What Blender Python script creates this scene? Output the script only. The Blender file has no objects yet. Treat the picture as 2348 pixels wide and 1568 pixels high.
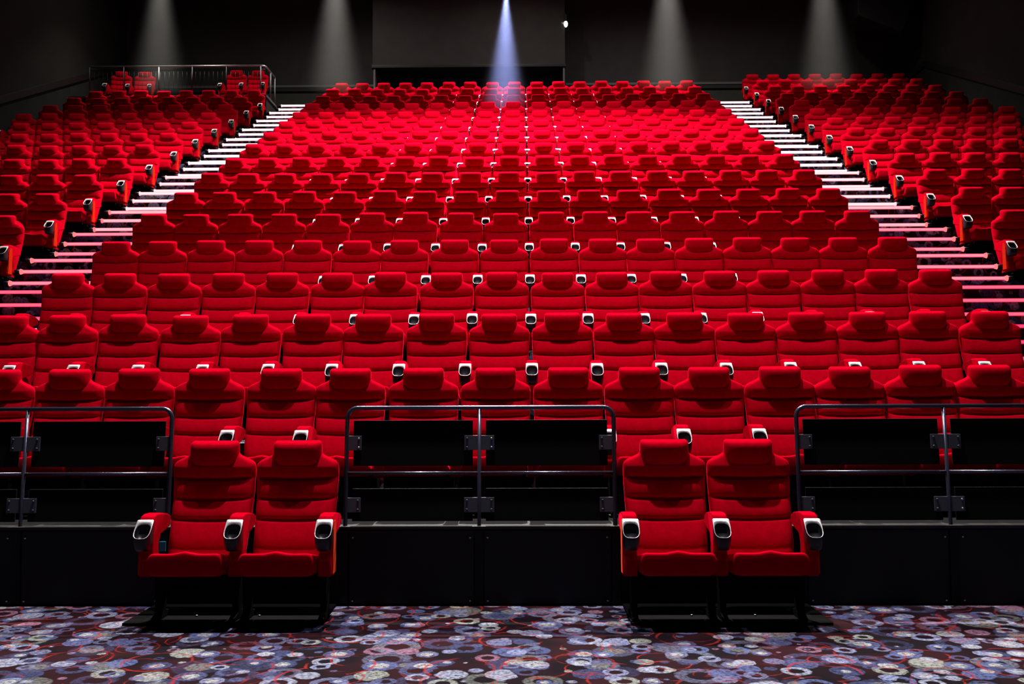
import bpy, math, random
from mathutils import Vector, Matrix, Euler
random.seed(7)
S = bpy.context.scene
COL = S.collection
F = 2283.0            # focal length in pixels of the 2348 px wide frame (35 mm on 36 mm)
H = 1.5               # eye height

# ------------------------------------------------------------------ materials
def new_mat(name):
    m = bpy.data.materials.new(name); m.use_nodes = True
    nt = m.node_tree; nt.nodes.clear()
    out = nt.nodes.new('ShaderNodeOutputMaterial')
    return m, nt, out
def principled(name, col, rough=0.6, metal=0.0, noise=0.0, nscale=40.0, bump=0.0, sheen=0.0, sheen_tint=(1,1,1), spec=0.5, coat=0.0):
    m, nt, out = new_mat(name)
    b = nt.nodes.new('ShaderNodeBsdfPrincipled')
    b.inputs['Roughness'].default_value = rough
    b.inputs['Metallic'].default_value = metal
    b.inputs['Specular IOR Level'].default_value = spec
    b.inputs['Coat Weight'].default_value = coat
    if sheen:
        b.inputs['Sheen Weight'].default_value = sheen
        b.inputs['Sheen Roughness'].default_value = 0.22
        b.inputs['Sheen Tint'].default_value = (*sheen_tint, 1)
    tc = nt.nodes.new('ShaderNodeTexCoord')
    n = nt.nodes.new('ShaderNodeTexNoise'); n.inputs['Scale'].default_value = nscale; n.inputs['Detail'].default_value = 4
    nt.links.new(tc.outputs['Object'], n.inputs['Vector'])
    r = nt.nodes.new('ShaderNodeValToRGB')
    r.color_ramp.elements[0].position = 0.3; r.color_ramp.elements[1].position = 0.7
    r.color_ramp.elements[0].color = (*[c*(1-noise) for c in col], 1)
    r.color_ramp.elements[1].color = (*[min(1, c*(1+noise)) for c in col], 1)
    nt.links.new(n.outputs['Fac'], r.inputs['Fac']); nt.links.new(r.outputs['Color'], b.inputs['Base Color'])
    if bump:
        n2 = nt.nodes.new('ShaderNodeTexNoise'); n2.inputs['Scale'].default_value = nscale*6
        nt.links.new(tc.outputs['Object'], n2.inputs['Vector'])
        bp = nt.nodes.new('ShaderNodeBump'); bp.inputs['Strength'].default_value = bump; bp.inputs['Distance'].default_value = 0.002
        nt.links.new(n2.outputs['Fac'], bp.inputs['Height']); nt.links.new(bp.outputs['Normal'], b.inputs['Normal'])
    nt.links.new(b.outputs[0], out.inputs['Surface'])
    return m
def emission(name, col, strength):
    m, nt, out = new_mat(name)
    e = nt.nodes.new('ShaderNodeEmission'); e.inputs['Color'].default_value = (*col, 1); e.inputs['Strength'].default_value = strength
    nt.links.new(e.outputs[0], out.inputs['Surface'])
    return m

M = {}
M['fabric'] = principled('red_fabric', (0.36, 0.0005, 0.0085), 0.9, noise=0.10, nscale=22, bump=0.25, sheen=0.45, sheen_tint=(1.0, 0.004, 0.035), spec=0.0)
M['plastic'] = principled('black_plastic', (0.0035, 0.0042, 0.0075), 0.42, noise=0.1, spec=0.35)
M['black'] = principled('matt_black', (0.006, 0.006, 0.007), 0.7, noise=0.2, spec=0.25)
M['silver'] = principled('silver_plate', (0.50, 0.48, 0.47), 0.42, metal=0.35, noise=0.04)
M['rail'] = principled('blue_black_lacquered_steel', (0.062, 0.068, 0.105), 0.24, metal=0.7, noise=0.08, spec=0.7)
M['bracket'] = principled('grey_blue_bracket', (0.042, 0.045, 0.062), 0.5, noise=0.15, nscale=90)
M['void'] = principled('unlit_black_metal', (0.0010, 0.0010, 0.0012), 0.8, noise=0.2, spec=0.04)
M['panel'] = principled('black_panel', (0.0022, 0.0027, 0.0034), 0.6, noise=0.2, spec=0.12)
M['orange'] = principled('orange_red_side_fabric', (0.34, 0.013, 0.003), 0.9, noise=0.1, nscale=22, sheen=0.3, sheen_tint=(1, .1, .03), spec=0.0)
M['riser'] = principled('blue_black_riser', (0.003, 0.0045, 0.007), 0.6, noise=0.25, nscale=6, spec=0.3)
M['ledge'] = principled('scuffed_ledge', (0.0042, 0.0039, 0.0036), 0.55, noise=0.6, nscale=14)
M['bolt'] = principled('zinc_bolt', (0.45, 0.5, 0.55), 0.3, metal=0.9)
M['wall'] = principled('charcoal_wall', (0.025, 0.0235, 0.0215), 0.8, noise=0.12, nscale=3, bump=0.1, spec=0.2)
M['wall_low'] = principled('dark_olive_wall', (0.034, 0.033, 0.027), 0.8, noise=0.15, nscale=2, spec=0.2)
M['wall_side'] = principled('dark_side_wall', (0.014, 0.014, 0.012), 0.85, noise=0.15, nscale=2, spec=0.1)
M['trim'] = principled('black_trim', (0.006, 0.006, 0.006), 0.5, noise=0.1, spec=0.3)
M['steel'] = principled('brushed_steel', (0.45, 0.44, 0.42), 0.3, metal=0.9, noise=0.1)
M['jamb'] = principled('grey_jamb', (0.07, 0.062, 0.06), 0.6, noise=0.1)
M['teal'] = principled('teal_label', (0.02, 0.30, 0.38), 0.6, noise=0.05)
M['glass'] = None

# carpet: discs and rings over near black with red arcs
def carpet():
    m, nt, out = new_mat('patterned_carpet')
    L = nt.links.new
    def N(t, **k):
        n = nt.nodes.new(t)
        for a, v in k.items(): setattr(n, a, v)
        return n
    def math_(op, a, b=None, c=None, clamp=False):
        n = N('ShaderNodeMath', operation=op, use_clamp=clamp)
        for i, v in enumerate((a, b, c)):
            if v is None: continue
            if isinstance(v, (int, float)): n.inputs[i].default_value = v
            else: L(v, n.inputs[i])
        return n.outputs[0]
    def mix(fac, a, b, mode='MIX'):
        n = N('ShaderNodeMix', data_type='RGBA', blend_type=mode)
        if isinstance(fac, (int, float)): n.inputs['Factor'].default_value = fac
        else: L(fac, n.inputs['Factor'])
        for i, v in ((6, a), (7, b)):
            if isinstance(v, tuple): n.inputs[i].default_value = (*v, 1)
            else: L(v, n.inputs[i])
        return n.outputs[2]
    tc = N('ShaderNodeTexCoord')
    sep = N('ShaderNodeSeparateXYZ'); L(tc.outputs['Object'], sep.inputs[0])
    v = math_('ADD', sep.outputs['Y'], sep.outputs['Z'])
    cmb = N('ShaderNodeCombineXYZ'); L(sep.outputs['X'], cmb.inputs[0]); L(v, cmb.inputs[1])
    base_vec = cmb.outputs[0]
    # slight hand drawn wobble
    nz = N('ShaderNodeTexNoise'); nz.inputs['Scale'].default_value = 30; nz.inputs['Detail'].default_value = 3
    L(base_vec, nz.inputs['Vector'])
    wob = N('ShaderNodeVectorMath', operation='SCALE'); wob.inputs['Scale'].default_value = 0.022
    sub = N('ShaderNodeVectorMath', operation='SUBTRACT'); L(nz.outputs['Color'], sub.inputs[0]); sub.inputs[1].default_value = (.5, .5, .5)
    L(sub.outputs[0], wob.inputs[0])
    add = N('ShaderNodeVectorMath', operation='ADD'); L(base_vec, add.inputs[0]); L(wob.outputs[0], add.inputs[1])
    vec = add.outputs[0]
    # mottling inside the discs
    mo = N('ShaderNodeTexNoise'); mo.inputs['Scale'].default_value = 42; mo.inputs['Detail'].default_value = 6; mo.inputs['Roughness'].default_value = .75
    L(base_vec, mo.inputs['Vector'])
    mot = N('ShaderNodeMapRange'); mot.inputs[1].default_value = .38; mot.inputs[2].default_value = .60; mot.inputs[3].default_value = .10; mot.inputs[4].default_value = 1
    L(mo.outputs['Fac'], mot.inputs[0])
    big = N('ShaderNodeTexNoise'); big.inputs['Scale'].default_value = 2.2; L(base_vec, big.inputs['Vector'])
    br = N('ShaderNodeValToRGB')
    br.color_ramp.elements[0].position = .40; br.color_ramp.elements[0].color = (.0045, .0025, .0045, 1)
    br.color_ramp.elements[1].position = .62; br.color_ramp.elements[1].color = (.018, .004, .006, 1)
    L(big.outputs['Fac'], br.inputs['Fac'])
    cur = br.outputs['Color']
    def layer(cur, scale, off, r0, r1, ring_p, strength, rnd=.8):
        mp = N('ShaderNodeVectorMath', operation='ADD'); L(vec, mp.inputs[0]); mp.inputs[1].default_value = (off, off*1.7, 0)
        vo = N('ShaderNodeTexVoronoi', voronoi_dimensions='2D', feature='F1'); vo.inputs['Scale'].default_value = scale; vo.inputs['Randomness'].default_value = rnd
        L(mp.outputs[0], vo.inputs['Vector'])
        sc = N('ShaderNodeSeparateColor'); L(vo.outputs['Color'], sc.inputs[0])
        d = vo.outputs['Distance']
        R = math_('MULTIPLY_ADD', sc.outputs[0], r1-r0, r0)
        disc = math_('MULTIPLY', math_('SUBTRACT', R, d), 30, clamp=True)
        inner = math_('MULTIPLY', math_('SUBTRACT', math_('MULTIPLY', R, .55), d), 30, clamp=True)
        isring = math_('GREATER_THAN', sc.outputs[1], 1-ring_p)
        hole = math_('MULTIPLY', inner, isring)
        rw = math_('SUBTRACT', disc, hole)
        # second colour for the eye of some discs
        cr = N('ShaderNodeValToRGB'); cr.color_ramp.interpolation = 'CONSTANT'
        cols = [(0, (.10, .12, .26)), (.17, (.40, .44, .58)), (.32, (.12, .16, .36)), (.46, (.20, .22, .38)), (.60, (.36, .40, .36)),
                (.67, (.06, .08, .19)), (.80, (.30, .34, .54)), (.93, (.34, .17, .26))]
        e = cr.color_ramp.elements
        e[0].position = 0; e[0].color = (*cols[0][1], 1); e[1].position = cols[1][0]; e[1].color = (*cols[1][1], 1)
        for p, c in cols[2:]:
            x = e.new(p); x.color = (*c, 1)
        L(sc.outputs[2], cr.inputs['Fac'])
        light = mix(math_('MULTIPLY', inner, math_('LESS_THAN', sc.outputs[1], .22)), cr.outputs['Color'], (.52, .54, .54))
        c2 = mix(.35, light, (0, 0, 0))
        fac = math_('MULTIPLY', math_('MULTIPLY', rw, mot.outputs[0]), strength)
        return mix(fac, cur, c2)
    cur = layer(cur, 2.9, 0.0, .26, .44, .7, .40)
    cur = layer(cur, 4.3, 3.3, .26, .46, .55, .95)
    cur = layer(cur, 5.6, 9.1, .06, .40, .40, .95)
    # red arcs
    def arcs(cur, scale, off, R, w):
        mp = N('ShaderNodeVectorMath', operation='ADD'); L(vec, mp.inputs[0]); mp.inputs[1].default_value = (off, off*.6, 0)
        vo = N('ShaderNodeTexVoronoi', voronoi_dimensions='2D', feature='F1'); vo.inputs['Scale'].default_value = scale; vo.inputs['Randomness'].default_value = .9
        L(mp.outputs[0], vo.inputs['Vector'])
        a = math_('ABSOLUTE', math_('SUBTRACT', vo.outputs['Distance'], R))
        k = math_('MULTIPLY', math_('SUBTRACT', w, a), 1.4/w, clamp=True)
        nn = N('ShaderNodeTexNoise'); nn.inputs['Scale'].default_value = 5; L(mp.outputs[0], nn.inputs['Vector'])
        k = math_('MULTIPLY', k, math_('MULTIPLY', math_('SUBTRACT', nn.outputs['Fac'], .42), 6, clamp=True))
        return mix(math_('MULTIPLY', k, .75), cur, (.26, .015, .010))
    cur = arcs(cur, 1.9, 5.0, .36, .022)
    cur = arcs(cur, 2.8, 11.0, .34, .020)
    b = N('ShaderNodeBsdfPrincipled'); b.inputs['Roughness'].default_value = .95; b.inputs['Specular IOR Level'].default_value = .05
    L(cur, b.inputs['Base Color'])
    bp = N('ShaderNodeBump'); bp.inputs['Strength'].default_value = .3; bp.inputs['Distance'].default_value = .003
    fn = N('ShaderNodeTexNoise'); fn.inputs['Scale'].default_value = 400; L(base_vec, fn.inputs['Vector'])
    L(fn.outputs['Fac'], bp.inputs['Height']); L(bp.outputs['Normal'], b.inputs['Normal'])
    L(b.outputs[0], out.inputs['Surface'])
    return m
M['carpet'] = carpet()

# ------------------------------------------------------------------ mesh helpers
class MB:
    def __init__(s): s.v = []; s.f = []; s.mi = []; s.sm = []
    def add(s, vs, fs, mi=0, smooth=True):
        o = len(s.v); s.v += [tuple(p) for p in vs]
        for f in fs: s.f.append(tuple(i+o for i in f)); s.mi.append(mi); s.sm.append(smooth)
    def box(s, x0, x1, y0, y1, z0, z1, mi=0):
        vs = [(x, y, z) for z in (z0, z1) for y in (y0, y1) for x in (x0, x1)]
        s.add(vs, [(0,2,3,1), (4,5,7,6), (0,1,5,4), (2,6,7,3), (0,4,6,2), (1,3,7,5)], mi, False)
    def rings(s, rings, mi=0, cap0=True, cap1=True, smooth=True, closed=True):
        n = len(rings[0]); vs = [p for r in rings for p in r]; fs = []
        for i in range(len(rings)-1):
            for j in range(n if closed else n-1):
                a = i*n+j; b = i*n+(j+1) % n
                fs.append((a, b, b+n, a+n))
        if cap0: fs.append(tuple(range(n-1, -1, -1)))
        if cap1: fs.append(tuple(range((len(rings)-1)*n, len(rings)*n)))
        s.add(vs, fs, mi, smooth)
    def tube(s, pts, r, n=10, mi=0, cap=True):
        pts = [Vector(p) for p in pts]; rings = []
        up = None
        for i, p in enumerate(pts):
            t = (pts[min(i+1, len(pts)-1)]-pts[max(i-1, 0)]).normalized()
            if up is None:
                up = Vector((0, 0, 1)) if abs(t.z) < .9 else Vector((0, 1, 0))
            a = t.cross(up).normalized(); b = a.cross(t).normalized(); up = b
            rr = r[i] if isinstance(r, (list, tuple)) else r
            rings.append([p+(a*math.cos(k*2*math.pi/n)+b*math.sin(k*2*math.pi/n))*rr for k in range(n)])
        s.rings(rings, mi, cap, cap)
    def prism(s, prof, x0, x1, mi=0):      # profile in (y, z) extruded along x
        n = len(prof)
        vs = [(x0, y, z) for y, z in prof]+[(x1, y, z) for y, z in prof]
        fs = [tuple(range(n)), tuple(range(2*n-1, n-1, -1))]+[(i, i+n, (i+1) % n+n, (i+1) % n) for i in range(n)]
        s.add(vs, fs, mi, False)
    def mesh(s, name, mats, bevel=0, segs=2, flat=False):
        me = bpy.data.meshes.new(name)
        me.from_pydata(s.v, [], s.f)
        for m in mats: me.materials.append(m)
        me.polygons.foreach_set('material_index', s.mi)
        me.polygons.foreach_set('use_smooth', s.sm)
        import bmesh
        bm = bmesh.new(); bm.from_mesh(me)
        bmesh.ops.recalc_face_normals(bm, faces=bm.faces)
        if bevel:
            es = [e for e in bm.edges if e.is_manifold and e.calc_face_angle(0) > .5]
            bmesh.ops.bevel(bm, geom=es, offset=bevel, segments=segs, profile=.6, affect='EDGES')
            for f in bm.faces: f.smooth = flat is None and (len(f.verts) <= 4 and min(e.calc_length() for e in f.edges) < .012)
        bm.to_mesh(me); bm.free(); me.update()
        return me
    def build(s, name, mats, parent=None, bevel=0, segs=2, loc=None):
        if not isinstance(mats, (list, tuple)): mats = [mats]
        return link(name, s.mesh(name, mats, bevel, segs), parent, loc)
def link(name, data, parent=None, loc=None):
    o = bpy.data.objects.new(name, data); COL.objects.link(o)
    if parent: o.parent = parent
    if loc: o.location = loc
    return o
def tag(o, label=None, cat=None, group=None, kind=None):
    if label: o['label'] = label
    if cat: o['category'] = cat
    if group: o['group'] = group
    if kind: o['kind'] = kind
    return o
def empty(name, loc, rz=0):
    o = bpy.data.objects.new(name, None); COL.objects.link(o)
    o.location = loc; o.rotation_euler = (0, 0, rz); o.empty_display_size = .1
    return o
def copy_tree(o, parent=None):
    c = o.copy(); COL.objects.link(c)
    if parent: c.parent = parent
    for ch in KIDS.get(o.name, []):
        copy_tree(ch, c)
    return c
KIDS = {}
def kid(parent, child):
    KIDS.setdefault(parent.name, []).append(child); return child

def interp(tab, x):
    if x <= tab[0][0]: return tab[0][1]
    for (a, b), (c, d) in zip(tab, tab[1:]):
        if x <= c:
            t = (x-a)/(c-a); return b+(d-b)*t
    return tab[-1][1]

def pad(mb, cs, w, front, back, nx, mapper, mi=0, mi_back=None):
    """closed cushion: loops at each c; s in -1..1 across; front/back(s,c) offsets"""
    rings = []
    for c in cs:
        r = []
        for i in range(nx+1):
            s = math.sin((i/nx*2-1)*math.pi/2); r.append(mapper(w(c)*s, front(s, c), c))
        for i in range(nx-1, 0, -1):
            s = math.sin((i/nx*2-1)*math.pi/2); r.append(mapper(w(c)*s, back(s, c), c))
        rings.append(r)
    mb.rings(rings, mi)

# ------------------------------------------------------------------ the seat (origin on its floor, head plane at y=0, facing -Y)
LEAN = 0.31
def seat_meshes(hi=True):
    nx = 20 if hi else 8
    # backrest
    mb = MB()
    wt = [(.36, .262), (.60, .274), (.90, .285), (.960, .286), (.980, .2845), (.994, .2805), (1.004, .274), (1.013, .264), (1.023, .248), (1.034, .224), (1.044, .200), (1.054, .182), (1.064, .172), (1.078, .167), (1.088, .160)]
    w = lambda z: interp(wt, z)
    seams = (.905, .765, .628)
    def yc(z):      # the back leans in its lower part and turns upright towards the shoulders
        def P(q):
            if q < .68: return .40*q
            if q < .97:
                t = (q-.68)/.29; return .40*.68+.29*(.40*t-.21*t*t)
            return .40*.68+.29*.19-.02*(q-.97)
        return P(z)-P(1.05)+.055
    def ez(z):
        a = max(0, min(1, (1.090-z)/.03)); b = max(0, min(1, (z-.355)/.03))
        return math.sqrt(max(0, 1-(1-a)**2))*math.sqrt(max(0, 1-(1-b)**2))
    def e(s): return max(0, 1-abs(s)**7)**.5
    def front(s, z):
        zz = z+.012*(1-s*s)
        t = .056
        for q in seams: t -= .021*math.exp(-((zz-q)/.0085)**2)*max(0, 1-abs(s)**10)
        for a, b in ((.44, .628), (.628, .765), (.765, .905), (.905, 1.06)):
            if a < zz < b: t += .016*math.sin(math.pi*((zz-a)/(b-a))**.8)
        t += .020*abs(s)**3
        edge = 1.0 if z < .95 else max(0, min(1, (1.095-z)/.12))**.5
        return yc(z)-t*e(s)*ez(z)*max(.35, edge)
    def back(s, z): return yc(z)+.022*e(s)*ez(z)
    if hi:
        zs = [.355+.0085*i for i in range(69)]+[.941+.0065*i for i in range(23)]+[1.089]
    else:
        zs = [.36, .45, .54, .61, .628, .646, .70, .747, .765, .783, .83, .888, .905, .922, .95, .98, .994, 1.004, 1.013, 1.023, 1.034, 1.044, 1.054, 1.064, 1.078, 1.089]
    pad(mb, zs, w, front, back, nx, lambda x, b, c: (x, b, c))
    back_me = mb
    # headrest
    mh = MB()
    def wh(z):
        a = max(0, min(1, (1.156-z)/.030)); b = max(0, min(1, (z-.930)/.125))
        return .168-.030*(1-math.sqrt(1-(1-a)**2))-.085*(1-math.sqrt(1-(1-b)**2))
    def ezh(z):
        a = max(0, min(1, (1.156-z)/.035)); b = max(0, min(1, (z-.930)/.09))
        return math.sqrt(max(0, 1-(1-a)**2))*math.sqrt(max(0, 1-(1-b)**2))
    def ovh(z):
        t = max(0, min(1, (z-.925)/.150)); return .040+.062*math.sin(t*math.pi/2)**1.1
    def eft(z):
        a = max(0, min(1, (1.156-z)/.058)); b = max(0, min(1, (z-.930)/.09))
        return (1-(1-a)**2.3)**.5*math.sqrt(max(0, 1-(1-b)**2))
    def fh(s, z): return yc(z)-ovh(z)*eft(z)*max(0, 1-abs(s)**6)**.45
    def bh(s, z): return yc(z)+.03*ezh(z)*e(s)
    zs2 = [z+.014 for z in ([.916, .918, .924, .934, .948, .965, .985, 1.01, 1.04, 1.07, 1.09, 1.105, 1.118, 1.128, 1.135, 1.140, 1.142] if hi else [.916, .925, .945, .98, 1.04, 1.09, 1.12, 1.135, 1.142])]
    pad(mh, zs2, wh, fh, bh, 16 if hi else 8, lambda x, b, c: (x, b, c))
    # cushion (c = y from front to back)
    mc = MB()
    y0, y1 = -.575, -.10
    def wc(c):
        a = min(1, (c-y0)/.025+.001); return .243-.012*(1-math.sqrt(max(0, 1-(1-a)**2)))
    def ec(c):
        a = max(0, min(1, (c-y0)/.030)); b = max(0, min(1, (y1-c)/.05))
        return (.72+.28*math.sqrt(max(0, 1-(1-a)**2)))*math.sqrt(max(0, 1-(1-b)**2))
    def mid(c): return .400-.20*(c-y0)
    def tc_(s, c): return mid(c)+(.070+.016*math.exp(-(s/.22)**2)*math.exp(-((c-y0)/.2)**2)+.006*s**4)*ec(c)*max(0, 1-abs(s)**18)**.5
    def bc(s, c): return mid(c)-(.078-.12*(c-y0))*ec(c)*max(0, 1-abs(s)**18)**.5
    cs = [y0, y0+.002, y0+.007, y0+.015, y0+.025, y0+.036, y0+.07, y0+.13, y0+.22, y0+.33, y1-.05, y1-.02, y1-.005, y1]
    if not hi: cs = [y0, y0+.007, y0+.03, y0+.13, y1-.05, y1]
    pad(mc, cs, wc, tc_, bc, nx, lambda x, b, c: (x, c, b))
    # armrest, drawn at x=0
    ma = MB()
    prof = [(-.12, .600), (-.12, .655), (-.18, .678), (-.30, .696), (-.38, .698), (-.425, .688), (-.446, .665), (-.446, .56), (-.440, .45), (-.455, .40), (-.462, .315), (-.452, .300), (-.345, .300), (-.335, .315), (-.345, .50), (-.31, .555), (-.20, .575)]
    ma.prism(prof, -.046, .046)
    msp = MB(); msp.prism([(-.452, .318), (-.438, .470), (-.430, .600), (-.405, .650), (-.365, .655), (-.350, .560), (-.352, .470), (-.350, .318)], .0455, .0515)
    msn = MB(); msn.prism([(-.452, .318), (-.438, .470), (-.430, .600), (-.405, .650), (-.365, .655), (-.350, .560), (-.352, .470), (-.350, .318)], -.0515, -.0455)
    # cup holder: plastic cup below an inclined silver plate
    P0 = Vector((0, -.455, .668)); P1 = Vector((0, -.560, .558))     # top and bottom of the inclined plane
    dirp = (P1-P0); Lp = dirp.length; dirp = dirp/Lp; nrm = Vector((0, -dirp.z*-1, 0)); nrm = Vector((0, dirp.z, -dirp.y)).normalized()
    if nrm.z < 0: nrm = -nrm
    def pl(x, t, h=0): p = P0+dirp*(t*Lp)+nrm*h; return Vector((x, p.y, p.z))
    n = 20 if hi else 10
    def outer(k, sc=1.0, h=0):
        a = k*2*math.pi/n; c, s_ = math.cos(a), math.sin(a)
        ex = .16 if s_ < 0 else .62
        x = .054*sc*math.copysign(abs(c)**ex, c); t = .5+(.5 if s_ < 0 else .49)*sc*math.copysign(abs(s_)**ex, s_)
        return pl(x, t, h)
    def inner(k, sc=1.0, h=0):
        a = k*2*math.pi/n; c, s_ = math.cos(a), math.sin(a)
        x = .0508*sc*math.copysign(abs(c)**.7, c); t = .595+.387*sc*math.copysign(abs(s_)**.8, s_)
        return pl(x, t, h)
    mr = MB()
    mr.rings([[outer(k, 1, -.001) for k in range(n)], [outer(k, 1, .002) for k in range(n)], [inner(k, 1.0, .002) for k in range(n)], [inner(k, .97, -.008) for k in range(n)]], 0, False, False)
    mcup = MB()
    rings = [[inner(k, .99, -.004) for k in range(n)]]
    for q in (.02, .05):
        rings.append([inner(k, .90, -.004)+Vector((0, .05*q, -q)) for k in range(n)])
    mcup.rings(rings, 0, False, True)
    rings = []
    for t, r, yy, zz in ((0, 1, 0, 0), (.25, .99, 0, -.02), (.5, .93, .006, -.05), (.75, .84, .016, -.085), (1, .72, .026, -.125)):
        ring = []
        for k in range(n):
            p = outer(k, r*.985, -.001); p2 = Vector((p.x, p.y+yy, p.z+zz))
            # flatten the tilt towards the foot of the cup
            p2.z = p2.z*(1-t)+(.475)*t
            if p2.y > -.450: p2.y = -.450
            ring.append(p2)
        rings.append(ring)
    mcup.rings(rings, 0, False, True)
    # base: pan, two legs, cross beam
    mbs = MB()
    mbs.box(-.215, .215, -.50, -.14, .262, .290)
    for sx in (-1, 1):
        mbs.prism([(-.40, 0), (-.40, .02), (-.32, .05), (-.34, .30), (-.20, .30), (-.22, .05), (-.10, .02), (-.10, 0)], sx*.255-.02, sx*.255+.02)
    mbs.box(-.25, .25, -.30, -.24, .20, .26)
    # rear shell
    ms = MB()
    def w2(z): return w(z)*.93
    pad(ms, [z for z in (.38, .45, .6, .8, .9, .93, .95, .97, .985, 1.0)], w2, lambda s, z: yc(z)+.015, lambda s, z: yc(z)+.034*e(s)+.012, 6, lambda x, b, c: (x, b, c))
    return dict(backrest=back_me, headrest=mh, seat_cushion=mc, armrest=ma, cup_rim=mr, cup_holder=mcup, base=mbs, back_shell=ms, side_panel=msp, side_panel_left=msn)
SM = seat_meshes(True); SL = seat_meshes(False)
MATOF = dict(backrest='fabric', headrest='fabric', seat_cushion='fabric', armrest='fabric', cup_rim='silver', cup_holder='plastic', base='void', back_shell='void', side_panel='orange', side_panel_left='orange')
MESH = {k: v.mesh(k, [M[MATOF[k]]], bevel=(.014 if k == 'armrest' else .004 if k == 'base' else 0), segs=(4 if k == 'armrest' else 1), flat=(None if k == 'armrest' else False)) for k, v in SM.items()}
PITCH = .5825
def make_seat():
    r = empty('cinema_seat', (0, 0, 0))
    for k in ('backrest', 'headrest', 'seat_cushion', 'base'):
        kid(r, link(k, MESH[k], r))
    a = kid(r, link('armrest', MESH['armrest'], r, (-PITCH/2, 0, 0)))
    kid(a, link('cup_holder', MESH['cup_holder'], a)); kid(a, link('cup_rim', MESH['cup_rim'], a))
    bk = KIDS[r.name][0]
    kid(bk, link('back_shell', MESH['back_shell'], bk))
    return r
def add_armrest(r, x, panel=True):
    a = link('armrest', MESH['armrest'], r, (x, 0, 0))
    if panel: link('side_panel', MESH['side_panel'], a)['label'] = 'orange-red side panel'
    link('cup_holder', MESH['cup_holder'], a); link('cup_rim', MESH['cup_rim'], a)

# ------------------------------------------------------------------ rows
def D(k): return 6.92+1.21*k                    # distance of the head line of row k
def FZ(k): return 0.0 if k == 0 else .552+.5407*(k-1)
def NOS(k): return 7.13 if k == 1 else D(k)-1.18
XC = [-4.89, -4.33, -3.75, -3.17, -2.59, -2.00, -1.43, -.83, -.24, .355, .935, 1.505, 2.08, 2.65, 3.22, 3.785, 4.365]
ORD = ['', 'first', 'second', 'third', 'fourth', 'fifth', 'sixth', 'seventh', 'eighth', 'ninth', 'tenth', 'eleventh', 'twelfth', 'thirteenth', 'fourteenth', 'fifteenth', 'sixteenth', 'seventeenth', 'eighteenth']
seats = []     # x, y, z, rz, label, group, end armrest
for nm, xs in (('left', (-2.165, -1.585)), ('right', (.965, 1.545))):
    for i, x in enumerate(xs):
        seats.append((x, D(0), .018, 0, 'red cinema seat in the foreground, %s one of the %s front pair' % (('left', 'right')[i], nm), 'pairs of seats in front of the railings', i == 1))
n1 = [x for x in XC if x > -4.5 and x < 4.2]
for i, x in enumerate(n1):
    seats.append((x, D(1), FZ(1), 0, 'red cinema seat behind the black railings, %s from left in the second row' % ORD[i+1], 'seats in the row behind the railings', x == n1[-1]))
for k in range(2, 17):
    for i, x in enumerate(XC):
        if i < 8: pos = '%s from left aisle' % ORD[i+1]
        elif i == 8: pos = 'ninth from either aisle'
        else: pos = '%s from right aisle' % ORD[17-i]
        seats.append((x, D(k), FZ(k), 0, 'red cinema seat, centre block, %s row from the front, %s' % (ORD[k+1], pos), 'seats of the centre block', i == 16))
for k in range(4, 18):
    for j in range(8):
        x = 6.40+.583*j
        seats.append((x, D(k), FZ(k), 0, 'red cinema seat, right block, %s row from the front, %s from its aisle' % (ORD[k+1], ORD[j+1]), 'seats of the right block', j == 7))
for k in range(4, 16):
    for j in range(8):
        x = -6.91-.583*j
        seats.append((x, D(k), FZ(k), 0, 'red cinema seat, left block, %s row from the front, %s from its aisle' % (ORD[k+1], ORD[j+1]), 'seats of the left block', j == 0))
PLZ = 9.20
special = [(-11.05, 26.8, PLZ, .12, 'dark red seat on the raised platform, far left of the four behind its railing', 'seats on the railed platform', False),
           (-10.42, 26.85, PLZ, .05, 'dark red seat on the raised platform, right one of the left pair', 'seats on the railed platform', True),
           (-7.87, 26.8, PLZ, -.04, 'bright red seat on the raised platform, left one of the right pair', 'seats on the railed platform', False),
           (-7.29, 26.8, PLZ, -.04, 'bright red seat on the raised platform, nearest the aisle stairs', 'seats on the railed platform', True)]
def px(x): return 1203+F*x[0]/x[1]
inframe = [s for s in seats if -45*13/s[1] < px(s) < 2348+45*13/s[1]]
inframe.sort(key=lambda s: (s[1], abs(s[0])))
near = inframe[:296]+special; far = inframe[296:]
def left_end(s):
    return s[0] in (-2.165, .965, 6.40, -4.89, -11.05, -7.87)
proto = make_seat()
for i, s in enumerate(near):
    o = proto if i == 0 else copy_tree(proto)
    o.location = (s[0], s[1], s[2]+(random.uniform(-.005, .005) if s[1] > 7.5 else 0))
    tilt = random.choice((0, 0, 0, -.02, .02, .035)) if s[1] > 7.5 else 0
    o.rotation_euler = (0, 0, s[3])
    tag(o, s[4], 'cinema seat', s[5])
    for ch in o.children:
        if tilt and ch.name.split('.')[0] in ('backrest', 'headrest'):
            # the backs recline a little differently about their foot
            R = Matrix.Translation((0, -.08, .42)) @ Matrix.Rotation(tilt, 4, 'X') @ Matrix.Translation((0, .08, -.42))
            ch.matrix_local = R
    if s[6]: add_armrest(o, PITCH/2)
    if left_end(s):
        arm = [c for c in o.children if c.name.split('.')[0] == 'armrest' and c.location.x < 0][0]
        link('side_panel', MESH['side_panel_left'], arm)['label'] = 'orange-red side panel'
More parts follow.
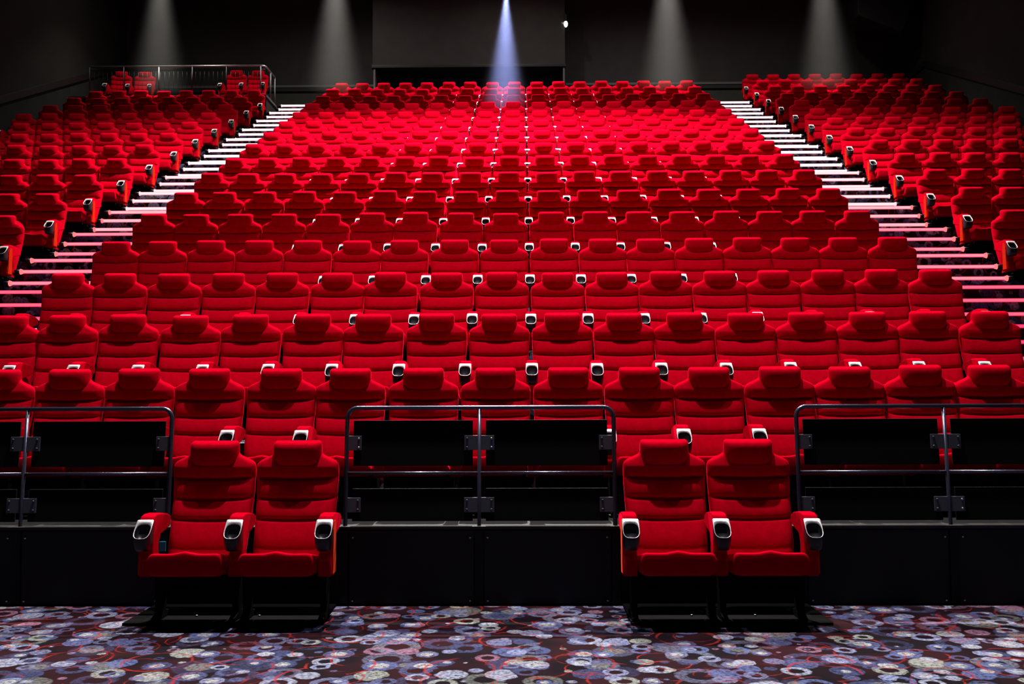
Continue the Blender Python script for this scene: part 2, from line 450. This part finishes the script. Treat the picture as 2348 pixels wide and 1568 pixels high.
# the seats beyond the nearest three hundred, as one object
def join_far():
    v = []; f = []; mi = []; sm = []
    mats = ['fabric', 'silver', 'plastic', 'void', 'orange']
    for s in far:
        c, sn = math.cos(s[3]), math.sin(s[3])
        t = random.choice((0, 0, -.02, .02, .03)); dz = random.uniform(-.006, .006)
        parts = [(k, 0) for k in ('backrest', 'headrest', 'seat_cushion', 'base', 'back_shell')]
        parts += [(k, -PITCH/2) for k in ('armrest', 'cup_holder', 'cup_rim')]
        if s[6]: parts += [(k, PITCH/2) for k in ('armrest', 'cup_holder', 'cup_rim', 'side_panel')]
        if left_end(s): parts.append(('side_panel_left', -PITCH/2))
        for k, ox in parts:
            mb = SL[k]; o = len(v); idx = mats.index(MATOF[k])
            for p in mb.v:
                x, y, z = p[0]+ox, p[1], p[2]
                if k in ('backrest', 'headrest'): y = y-t*(z-.42)
                v.append((s[0]+x*c-y*sn, s[1]+x*sn+y*c, s[2]+z+dz))
            for q in mb.f: f.append(tuple(i+o for i in q)); mi.append(idx)
            sm.extend([k not in ('base', 'armrest')]*len(mb.f))
    me = bpy.data.meshes.new('distant_cinema_seats'); me.from_pydata(v, [], f)
    for m in mats: me.materials.append(M[m])
    me.polygons.foreach_set('material_index', mi); me.polygons.foreach_set('use_smooth', sm)
    me.update(); me.validate()
    o = link('distant_cinema_seats', me)
    tag(o, 'rows of small red cinema seats filling the back of the auditorium', 'cinema seats', kind='stuff')
join_far()

# ------------------------------------------------------------------ floors and tiers
XL, XR, YB, ZC = -11.80, 11.27, 29.0, 13.6
mb = MB(); mb.box(XL, XR, -1.0, 7.13, -.10, 0.0); tag(mb.build('floor', M['carpet']), kind='structure')
mb = MB()
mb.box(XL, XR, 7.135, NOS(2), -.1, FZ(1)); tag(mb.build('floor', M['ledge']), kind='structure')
mb = MB()
for k in range(2, 18):
    y1 = NOS(k+1) if k < 17 else YB
    mb.box(XL, XR, NOS(k), y1, -.1, FZ(k))
tag(mb.build('floor', M['carpet']), kind='structure')
# raised platform at the back left
mb = MB(); mb.box(XL, -6.66, 25.33, YB, 8.0, PLZ); tag(mb.build('floor', M['wall_side']), kind='structure')
mb = MB(); mb.box(XL, -6.64, 25.29, 25.34, PLZ-.045, PLZ+.012); mb.box(-6.67, -6.63, 25.34, 26.4, PLZ-.045, PLZ+.012)
tag(mb.build('trim_1', M['steel'], bevel=.004), kind='structure')

# aisle stairs
def stairs(x0, x1, side):
    mb = MB()
    for k in range(2, 18):
        z = FZ(k); n = NOS(k)
        mb.box(x0, x1, n-.27, n, z-.30, z-.18); mb.box(x0, x1, n-.54, n, z-.56, z-.36+.0)
        mb.box(x0, x1, n-.27, n, z-.37, z-.29)
    o = mb.build('aisle_stairs', M['carpet'])
    tag(o, 'dark patterned carpet stairs climbing the %s aisle between the seat blocks' % side, 'stairs')
stairs(-6.58, -5.20, 'left'); stairs(4.67, 6.08, 'right')

# glowing step tubes
tube_mats = []
def tube_glow(name, edge, core, strength, r):
    m, nt, out = new_mat(name)
    e = nt.nodes.new('ShaderNodeEmission'); e.inputs['Strength'].default_value = strength
    tc = nt.nodes.new('ShaderNodeTexCoord'); sp = nt.nodes.new('ShaderNodeSeparateXYZ'); nt.links.new(tc.outputs['Object'], sp.inputs[0])
    mp = nt.nodes.new('ShaderNodeMapRange'); mp.inputs[1].default_value = -r; mp.inputs[2].default_value = r
    nt.links.new(sp.outputs['Z'], mp.inputs[0])
    cr = nt.nodes.new('ShaderNodeValToRGB'); el = cr.color_ramp.elements
    mid_ = tuple((a+b)/2 for a, b in zip(edge, core))
    el[0].position = .12; el[0].color = (*edge, 1); el[1].position = .32; el[1].color = (*core, 1)
    for p, c in ((.50, mid_), (.66, core), (.88, edge)):
        q = el.new(p); q.color = (*c, 1)
    nt.links.new(mp.outputs[0], cr.inputs['Fac']); nt.links.new(cr.outputs['Color'], e.inputs['Color'])
    nt.links.new(e.outputs[0], out.inputs['Surface'])
    return m
for i in range(6):
    t = i/5
    c = ((1.0, .02, .12), (1.0, .05, .15), (1.0, .11, .21), (1.0, .24, .32), (1.0, .45, .50), (1.0, .64, .68))[i]
    core = ((1.0, .10, .22), (1.0, .20, .30), (1.0, .34, .42), (1.0, .52, .57), (1.0, .76, .78), (1.0, .86, .87))[i]
    tube_mats.append(tube_glow('pink_tube_glow_%d' % i, c, core, (.95, 1.0, 1.1, 1.2, 1.3, 1.4)[i], .020+.0015*i))
glowend = emission('red_tube_end_glow', (1.0, .16, .17), 1.5)
tube_cache = {}
def make_tube(x0, x1, y, z, lvl, outer, label, group):
    o = empty('step_light_tube', ((x0+x1)/2, y, z))
    key = (round(x1-x0, 3), lvl, outer)
    if key not in tube_cache:
        L = (x1-x0)/2
        a = MB(); a.tube([(-L+.0, 0, 0), (L, 0, 0)], .020+.0015*lvl, 12)
        b = MB(); s = 1 if outer > 0 else -1
        b.tube([(s*L, 0, 0), (s*(L+.07), 0, 0)], .027, 12)
        b.box(s*(L+.03)-.02, s*(L+.03)+.02, -.005, .045, -.05, .0)
        c = MB(); c.tube([(s*(L-.045), 0, 0), (s*(L-.002), 0, 0)], [.0215, .038], 12)  # glowing cone, shaped as the flare of light at the outer end
        e = MB(); e.tube([(-s*L, 0, 0), (-s*(L+.05), 0, 0)], .027, 12)
        tube_cache[key] = (a.mesh('tube', [tube_mats[lvl]]), b.mesh('end_cap', [M['plastic']]), c.mesh('tube_end_flare', [glowend if lvl < 4 else tube_mats[lvl]]), e.mesh('end_cap', [M['plastic']]))
    ms = tube_cache[key]
    link('tube', ms[0], o); link('end_cap', ms[1], o); link('tube_end_flare', ms[2], o); link('end_cap', ms[3], o)
    tag(o, label, 'step light', group)
for side, x0, x1, outer in (('left', -6.50, -5.26, -1), ('right', 4.73, 6.02, 1)):
    lst = []
    for k in range(3, 18):
        for q in (2, 1, 0):
            y = NOS(k)-.27*q-.03; z = FZ(k)-.18*q+.005
            lst.append((k, y, z))
    for i, (k, y, z) in enumerate(lst):
        lvl = max(0, min(5, int((k-3)/1.5)))
        ft = len(lst)-i
        words = '%s from the top' % ORD[ft] if ft < 19 else None
        if words is None:
            words = '%s below the %s seat row' % (('lowest', 'middle', 'topmost')[i % 3], ORD[k+1])
            lab = 'pink step tube, %s stairs, %s' % (side, words)
        else:
            lab = 'pink-white step light tube on the %s aisle stairs, %s' % (side, words)
        make_tube(x0, x1, y, z, lvl, outer, lab, 'glowing tubes on the %s aisle stairs' % side)

# ------------------------------------------------------------------ front railings
def ry(z): return 7.155+max(0, z-.55)*.09      # the railings lean back slightly
def section(xs, label, bend_l, bend_r):
    r = empty('safety_railing', (xs[0], 7.15, .55)); ox, oy, oz = xs[0], 7.15, .55
    def P(x, z, dy=0): return Vector((x-ox, ry(z)+dy-oy, z-oz))
    top = 1.392; rad = .016; R = .075
    def arc(cx, sgn):
        return [P(cx+sgn*R-sgn*R*math.cos(a), top-R+R*math.sin(a)) for a in [i*math.pi/16 for i in range(9)]]
    path = []
    xl, xr = xs[0], xs[-1]
    if bend_l: path += [P(xl, .0), P(xl, .55), P(xl, top-R-.02)]+arc(xl, 1)
    else: path += [P(xl, top)]
    if bend_r: path += list(reversed(arc(xr, -1)))+[P(xr, top-R-.02), P(xr, .55), P(xr, .0)]
    else: path += [P(xr, top)]
    mb = MB(); mb.tube(path, rad, 14); mb.build('handrail', M['rail'], r)
    inner = xs[1:-1] if len(xs) > 2 else []
    if not bend_l: inner = [xs[0]]+inner
    if not bend_r: inner = inner+[xs[-1]]
    for x in inner:
        mb = MB(); mb.tube([P(x, .0), P(x, .55), P(x, top)], .0135, 12); mb.build('post', M['rail'], r)
    for x in xs:
        mb = MB(); mb.box(x-.03-ox, x+.03-ox, 7.10-oy, 7.132-oy, .02-oz, .53-oz); mb.build('post_foot', M['black'], r, bevel=.003)
    for a, b in zip(xs, xs[1:]):
        mb = MB(); mb.tube([P(a+.012, .925), P(b-.012, .925)], .0115, 12); mb.build('middle_rail', M['rail'], r)
        for z0, z1 in ((.975, 1.302), (.585, .815)):
            mb = MB(); q = [(ry(z0)+.004-oy, z0-oz), (ry(z0)+.019-oy, z0-oz), (ry(z1)+.019-oy, z1-oz), (ry(z1)+.004-oy, z1-oz)]
            mb.prism(q, a+.047-ox, b-.047-ox); mb.build('infill_panel', M['panel'], r, bevel=.002)
        for x, sg in ((a, 1), (b, -1)):
            for z0, z1 in ((1.088, 1.192), (.648, .752)):
                mb = MB(); xa, xb = sorted((x+sg*.010, x+sg*.108))
                q = [(ry(z0)-.008-oy, z0-oz), (ry(z0)+.003-oy, z0-oz), (ry(z1)+.003-oy, z1-oz), (ry(z1)-.008-oy, z1-oz)]
                mb.prism(q, xa-ox, xb-ox); br = mb.build('bracket', M['bracket'], r, bevel=.003)
                for zz in (z0+.02, z1-.02):
                    mb = MB(); c = P(x+sg*.088, zz, -.008)
                    mb.tube([c, c+Vector((0, -.006, 0)), c+Vector((0, -.009, 0))], [.008, .008, .004], 10)
                    mb.build('bolt', M['bolt'] if (x+z0) % 1 > .62 and sg > 0 else M['bracket'], br)
    tag(r, label, 'railing', 'black safety railings in front of the second row')
SEC = [([-4.68, -3.625, -2.565], 'black railing with dark panels, left of the left pair of front seats', False, True, 'left'),
       ([-1.288, -.330, .640], 'black railing with dark panels between the two pairs of front seats', True, True, 'middle'),
       ([1.955, 3.015, 4.08], 'black railing with dark panels, right of the right pair of front seats', True, False, 'right')]
for xs, lab, bl, brr, nm in SEC:
    section(xs, lab, bl, brr)
    for j, (a, b) in enumerate(zip(xs, xs[1:])):
        mb = MB(); mb.box(a+.035, b-.035, 7.112, 7.133, .01, .525)
        o = mb.build('riser_panel', M['riser'], bevel=.003)
        o.location = (0, 0, 0)
        tag(o, 'blue-black riser panel below the %s railing, its %s bay' % (nm, ('left', 'right')[j]), 'panel', 'riser panels below the railings')
        for x in (a+.062, b-.062):
            for z in (.478, .035):
                m2 = MB(); m2.tube([(x, 7.112, z), (x, 7.104, z), (x, 7.100, z)], [.009, .009, .005], 10); m2.build('bolt', M['bolt'], o)
mb = MB()
for a, b in ((-2.53, -1.32), (.675, 1.92)): mb.box(a, b, 7.12, 7.134, .0, .535)
for xa, xb in ((XL, -4.7), (4.1, XR)): mb.box(xa, xb, 7.12, 7.134, .0, .535)
tag(mb.build('trim_2', M['black']), kind='structure')
# nosing of the low ledge
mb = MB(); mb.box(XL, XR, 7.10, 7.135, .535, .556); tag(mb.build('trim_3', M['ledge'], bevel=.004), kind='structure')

# floor plates under the front pairs
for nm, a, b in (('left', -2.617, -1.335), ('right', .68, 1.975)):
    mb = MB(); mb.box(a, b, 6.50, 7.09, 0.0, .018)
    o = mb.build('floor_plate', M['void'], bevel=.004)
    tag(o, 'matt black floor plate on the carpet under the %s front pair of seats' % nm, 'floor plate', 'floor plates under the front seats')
    for x in (a+.42, a+.84):
        m2 = MB(); m2.tube([(x, 6.70, .018), (x, 6.70, .026)], .009, 10); m2.build('bolt', M['bolt'], o)
mb = MB(); mb.box(-2.598, -2.552, 7.090, 7.099, .385, .455)
tag(mb.build('sticker', M['teal'], bevel=.002), 'small teal sticker on the dark riser beside the leftmost front armrest', 'sticker')

# ------------------------------------------------------------------ room shell
TZ = 10.60
mb = MB(); mb.box(XL-.2, XR+.2, YB, YB+.2, TZ, ZC); tag(mb.build('wall_back', M['wall']), kind='structure')
mb = MB(); mb.box(XL-.2, XR+.2, YB+.03, YB+.2, 8.0, TZ); tag(mb.build('wall_back', M['wall_low']), kind='structure')
mb = MB(); mb.box(XL, -4.32, YB-.05, YB+.01, TZ-.06, TZ+.01); mb.box(1.24, XR, YB-.05, YB+.01, TZ-.06, TZ+.01)
tag(mb.build('trim_4', M['jamb'], bevel=.006), kind='structure')
mb = MB(); mb.box(XL, -4.32, YB-.03, YB+.03, TZ-.17, TZ-.06); mb.box(1.24, XR, YB-.03, YB+.03, TZ-.17, TZ-.06)
tag(mb.build('trim_5', M['trim']), kind='structure')
mb = MB(); mb.box(XL-.2, XL, -1, YB, -.1, ZC); tag(mb.build('wall_left', M['wall_side']), kind='structure')
mb = MB(); mb.box(XR, XR+.2, -1, YB, -.1, ZC); tag(mb.build('wall_right', M['wall_side']), kind='structure')
mb = MB(); mb.box(XL-.2, XR+.2, -1, YB+.2, ZC, ZC+.2); tag(mb.build('ceiling', M['black']), kind='structure')
# sloping wainscot bands on the side walls
for i, (x, sg) in enumerate(((XL, 1), (XR, -1))):
    mb = MB(); yk = 27.6; zk = 10.74
    zz = lambda y: zk-(yk-y)*.4469
    q = [(7.2, zz(7.2)), (yk, zk), (YB, zk), (YB, zk-.17), (yk+.03, zk-.17), (7.2, zz(7.2)-.18)]
    a, b = sorted((x, x+sg*.05)); mb.prism(q, a, b)
    tag(mb.build('trim_%d' % (6+i), M['trim'], bevel=.004), kind='structure')
# projection booth bulkhead above the last row
bx0, bx1 = -4.32, 1.19
mb = MB(); mb.box(bx0, bx1, 28.0, YB, 10.86, ZC); tag(mb.build('wall_booth', M['wall'], bevel=.01), kind='structure')
mb = MB(); mb.box(bx0-.02, bx1+.02, 27.96, YB, 10.78, 10.86); tag(mb.build('trim_8', M['trim'], bevel=.008), kind='structure')
mb = MB(); mb.box(bx0+.03, bx0+.08, 28.0, YB, FZ(17), 10.78); mb.box(bx1-.06, bx1-.01, 28.0, YB, FZ(17), 10.78)
tag(mb.build('trim_9', M['jamb']), kind='structure')
# exit lamp on the booth corner
r = empty('wall_lamp', (1.215, 27.97, 11.99))
mb = MB(); mb.box(-.025, .025, -.03, .03, .06, .30); mb.tube([(0, 0, .08), (0, -.03, .05), (0, -.05, .04)], .018, 10); mb.build('bracket', M['trim'], r, bevel=.005)
mb = MB(); mb.tube([(-.005, -.05, .07), (0, -.055, .02), (0, -.06, -.05), (0, -.06, -.09)], [.04, .058, .05, .022], 14); mb.build('lamp_shade', emission('cool_lamp', (.8, 1, .85), 3.5), r)
mb = MB(); mb.tube([(-.12, -.03, .03), (-.04, -.05, .03)], [.03, .035], 10); mb.build('side_lens', M['silver'], r)
tag(r, 'small glowing white lamp on the corner of the projection booth', 'lamp')
# dark loudspeaker high in the back right corner
mb = MB()
vs = [(9.35, 27.4, 11.98), (10.55, 27.4, 11.48), (10.75, 27.4, 11.9), (10.9, 27.4, 13.3), (9.3, 27.4, 13.3)]
n = len(vs); vs2 = [(x, 28.2, z) for x, y, z in vs]
mb.add(vs+vs2, [tuple(range(n)), tuple(range(2*n-1, n-1, -1))]+[(i, (i+1) % n, (i+1) % n+n, i+n) for i in range(n)], 0, False)
r = empty('loudspeaker', (0, 0, 0)); mb.build('cabinet', M['black'], r, bevel=.02)
mb = MB(); mb.tube([(10.1, 27.8, 13.25), (10.1, 27.8, ZC)], .04, 10); mb.build('hanger', M['black'], r)
tag(r, 'large black angular loudspeaker hanging high in the back right corner', 'loudspeaker')

# platform railing at the back left
r = empty('platform_railing', (0, 0, 0)); yf = 25.36; xr = -6.70; top = 10.0
xs = [-11.27, -10.38, -9.47, -8.6, -7.71, -6.82]
mb = MB(); mb.tube([(xs[0], yf, top), (xr-.12, yf, top), (xr-.03, yf+.03, top), (xr, yf+.12, top), (xr, 26.35, top)], .022, 12); mb.build('handrail', M['steel'], r)
for x in xs:
    mb = MB(); mb.tube([(x, yf, PLZ), (x, yf, top-.01)], .02, 10); mb.build('post', M['jamb'], r)
for y in (25.9, 26.35):
    mb = MB(); mb.tube([(xr, y, PLZ), (xr, y, top-.01)], .02, 10); mb.build('post', M['jamb'], r)
mb = MB(); mb.tube([(xs[0], yf, top-.10), (xr, yf, top-.10)], .008, 8); mb.tube([(xs[0], yf, PLZ+.05), (xr, yf, PLZ+.05)], .008, 8)
x = xs[0]
while x < xr:
    mb.tube([(x, yf, PLZ+.05), (x, yf, top-.10)], .0035, 6); x += .115
mb.build('baluster_infill', M['trim'], r)
tag(r, 'steel railing with thin balusters around the raised platform at back left', 'railing')

# ------------------------------------------------------------------ lights
def spot(x, y, z, energy, col, angle, blend=.6, size=.10, tx=0, ty=0):
    l = bpy.data.lights.new('downlight', 'SPOT'); l.energy = energy; l.color = col
    l.spot_size = math.radians(angle); l.spot_blend = blend; l.shadow_soft_size = size
    o = bpy.data.objects.new('downlight', l); COL.objects.link(o); o.location = (x, y, z)
    o.rotation_euler = (tx, ty, 0)
    return o
W = (1.0, .92, .87)
LX = [-9.5, -4.9, -.44, 3.75, 7.8]
for i, x in enumerate(LX):
    blue = i == 2
    k = (.35, .7, 1.7, .9, .42)[i]
    spot(x, 25.4, 13.4, 2500*k, W if not blue else (.9, .8, 1.0), 92, 1.0)
    spot(x, 25.4, 13.4, (110, 520, 420, 620, 180)[i], W, 165, 1.0)  # spill of the same downlights, added as a second wide spot for the walls
    k = (.11, .42, 2.4, .52, .14)[i]
    spot(x*.85, 16.2, 13.4, 10500*k, W, 120, 1.0)
    k = (.02, .16, 1.25, .26, .03)[i]
    spot(x*.75, 7.4, 13.4, 7000*k, (1, .92, .94), 72, .9)
def haze(name, slope, dens):
    m, nt, out = new_mat(name)
    tc = nt.nodes.new('ShaderNodeTexCoord'); sp = nt.nodes.new('ShaderNodeSeparateXYZ'); nt.links.new(tc.outputs['Object'], sp.inputs[0])
    def mt(op, a, b=0.0, clamp=False):
        n = nt.nodes.new('ShaderNodeMath'); n.operation = op; n.use_clamp = clamp
        for k, v in enumerate((a, b)):
            if isinstance(v, (int, float)): n.inputs[k].default_value = v
            else: nt.links.new(v, n.inputs[k])
        return n.outputs[0]
    r2 = mt('ADD', mt('MULTIPLY', sp.outputs[0], sp.outputs[0]), mt('MULTIPLY', sp.outputs[1], sp.outputs[1]))
    R = mt('ADD', mt('MULTIPLY', sp.outputs[2], -slope), .03)
    f = mt('SUBTRACT', 1.0, mt('DIVIDE', r2, mt('MULTIPLY', R, R)), True)
    v = nt.nodes.new('ShaderNodeVolumeScatter'); nt.links.new(mt('MULTIPLY', mt('POWER', f, 1.4), dens), v.inputs['Density'])
    nt.links.new(v.outputs[0], out.inputs['Volume'])
    return m
BEAM = ['broad dim beam of hazy light above the platform railing at back left', 'hazy white beam of light between the platform railing and the projection booth',
        'narrow blue-white beam of light falling in front of the projection booth', 'hazy white beam of light just right of the projection booth',
        'dim hazy beam of light falling over the right seat block']
for i, x in enumerate(LX):
    if i == 2:
        z, tilt, ln, sl = 12.05, -33, 4.5, .15; spot(x, 25.45, z, 56000, (.36, .44, 1.0), 15, 1.0, .03, tx=math.radians(tilt))
    else:
        z, tilt, ln, sl = 13.45, 0, 4.05, .225; spot(x, 25.45, z, (4000, 4800, 0, 4600, 3600)[i], (1, .93, .82), 23, 1.0, .04)
    mb = MB(); n = 28
    mb.rings([[Vector((math.cos(a*2*math.pi/n)*(.03+sl*h), math.sin(a*2*math.pi/n)*(.03+sl*h), -h)) for a in range(n)] for h in (.02, ln*.5, ln)])
    b = mb.build('light_beam', haze('haze_%d' % i, sl, .030)); b.location = (x, 25.45, z); b.rotation_euler = (math.radians(tilt), 0, 0)
    tag(b, BEAM[i], 'light beam', 'light beams in the haze over the back rows', 'stuff')
# the cinema screen behind the camera throws a faint blue light
l = bpy.data.lights.new('screen_light', 'AREA'); l.shape = 'RECTANGLE'; l.size = 14; l.size_y = 6; l.energy = 14; l.color = (.45, .6, 1)
o = bpy.data.objects.new('screen_light', l); COL.objects.link(o); o.location = (0, -4, 4.5); o.rotation_euler = (math.radians(90), 0, 0)

w = bpy.data.worlds.new('world'); S.world = w; w.use_nodes = True
w.node_tree.nodes['Background'].inputs[0].default_value = (0, 0, 0, 1)

# ------------------------------------------------------------------ camera
cam = bpy.data.cameras.new('camera'); cam.sensor_width = 36; cam.lens = 35.0; cam.clip_end = 200
co = bpy.data.objects.new('camera', cam); COL.objects.link(co)
pitch = math.atan(116/F); yaw = math.atan(29/F); roll = .0038
co.matrix_world = Matrix.Translation((0, 0, H)) @ Matrix.Rotation(yaw, 4, 'Z') @ Matrix.Rotation(math.pi/2+pitch, 4, 'X') @ Matrix.Rotation(-roll, 4, 'Z')
S.camera = co
S.view_settings.view_transform = 'Standard'; S.view_settings.look = 'None'
S.view_settings.gamma = 1; S.view_settings.use_curve_mapping = False
S.view_settings.exposure = 0.0
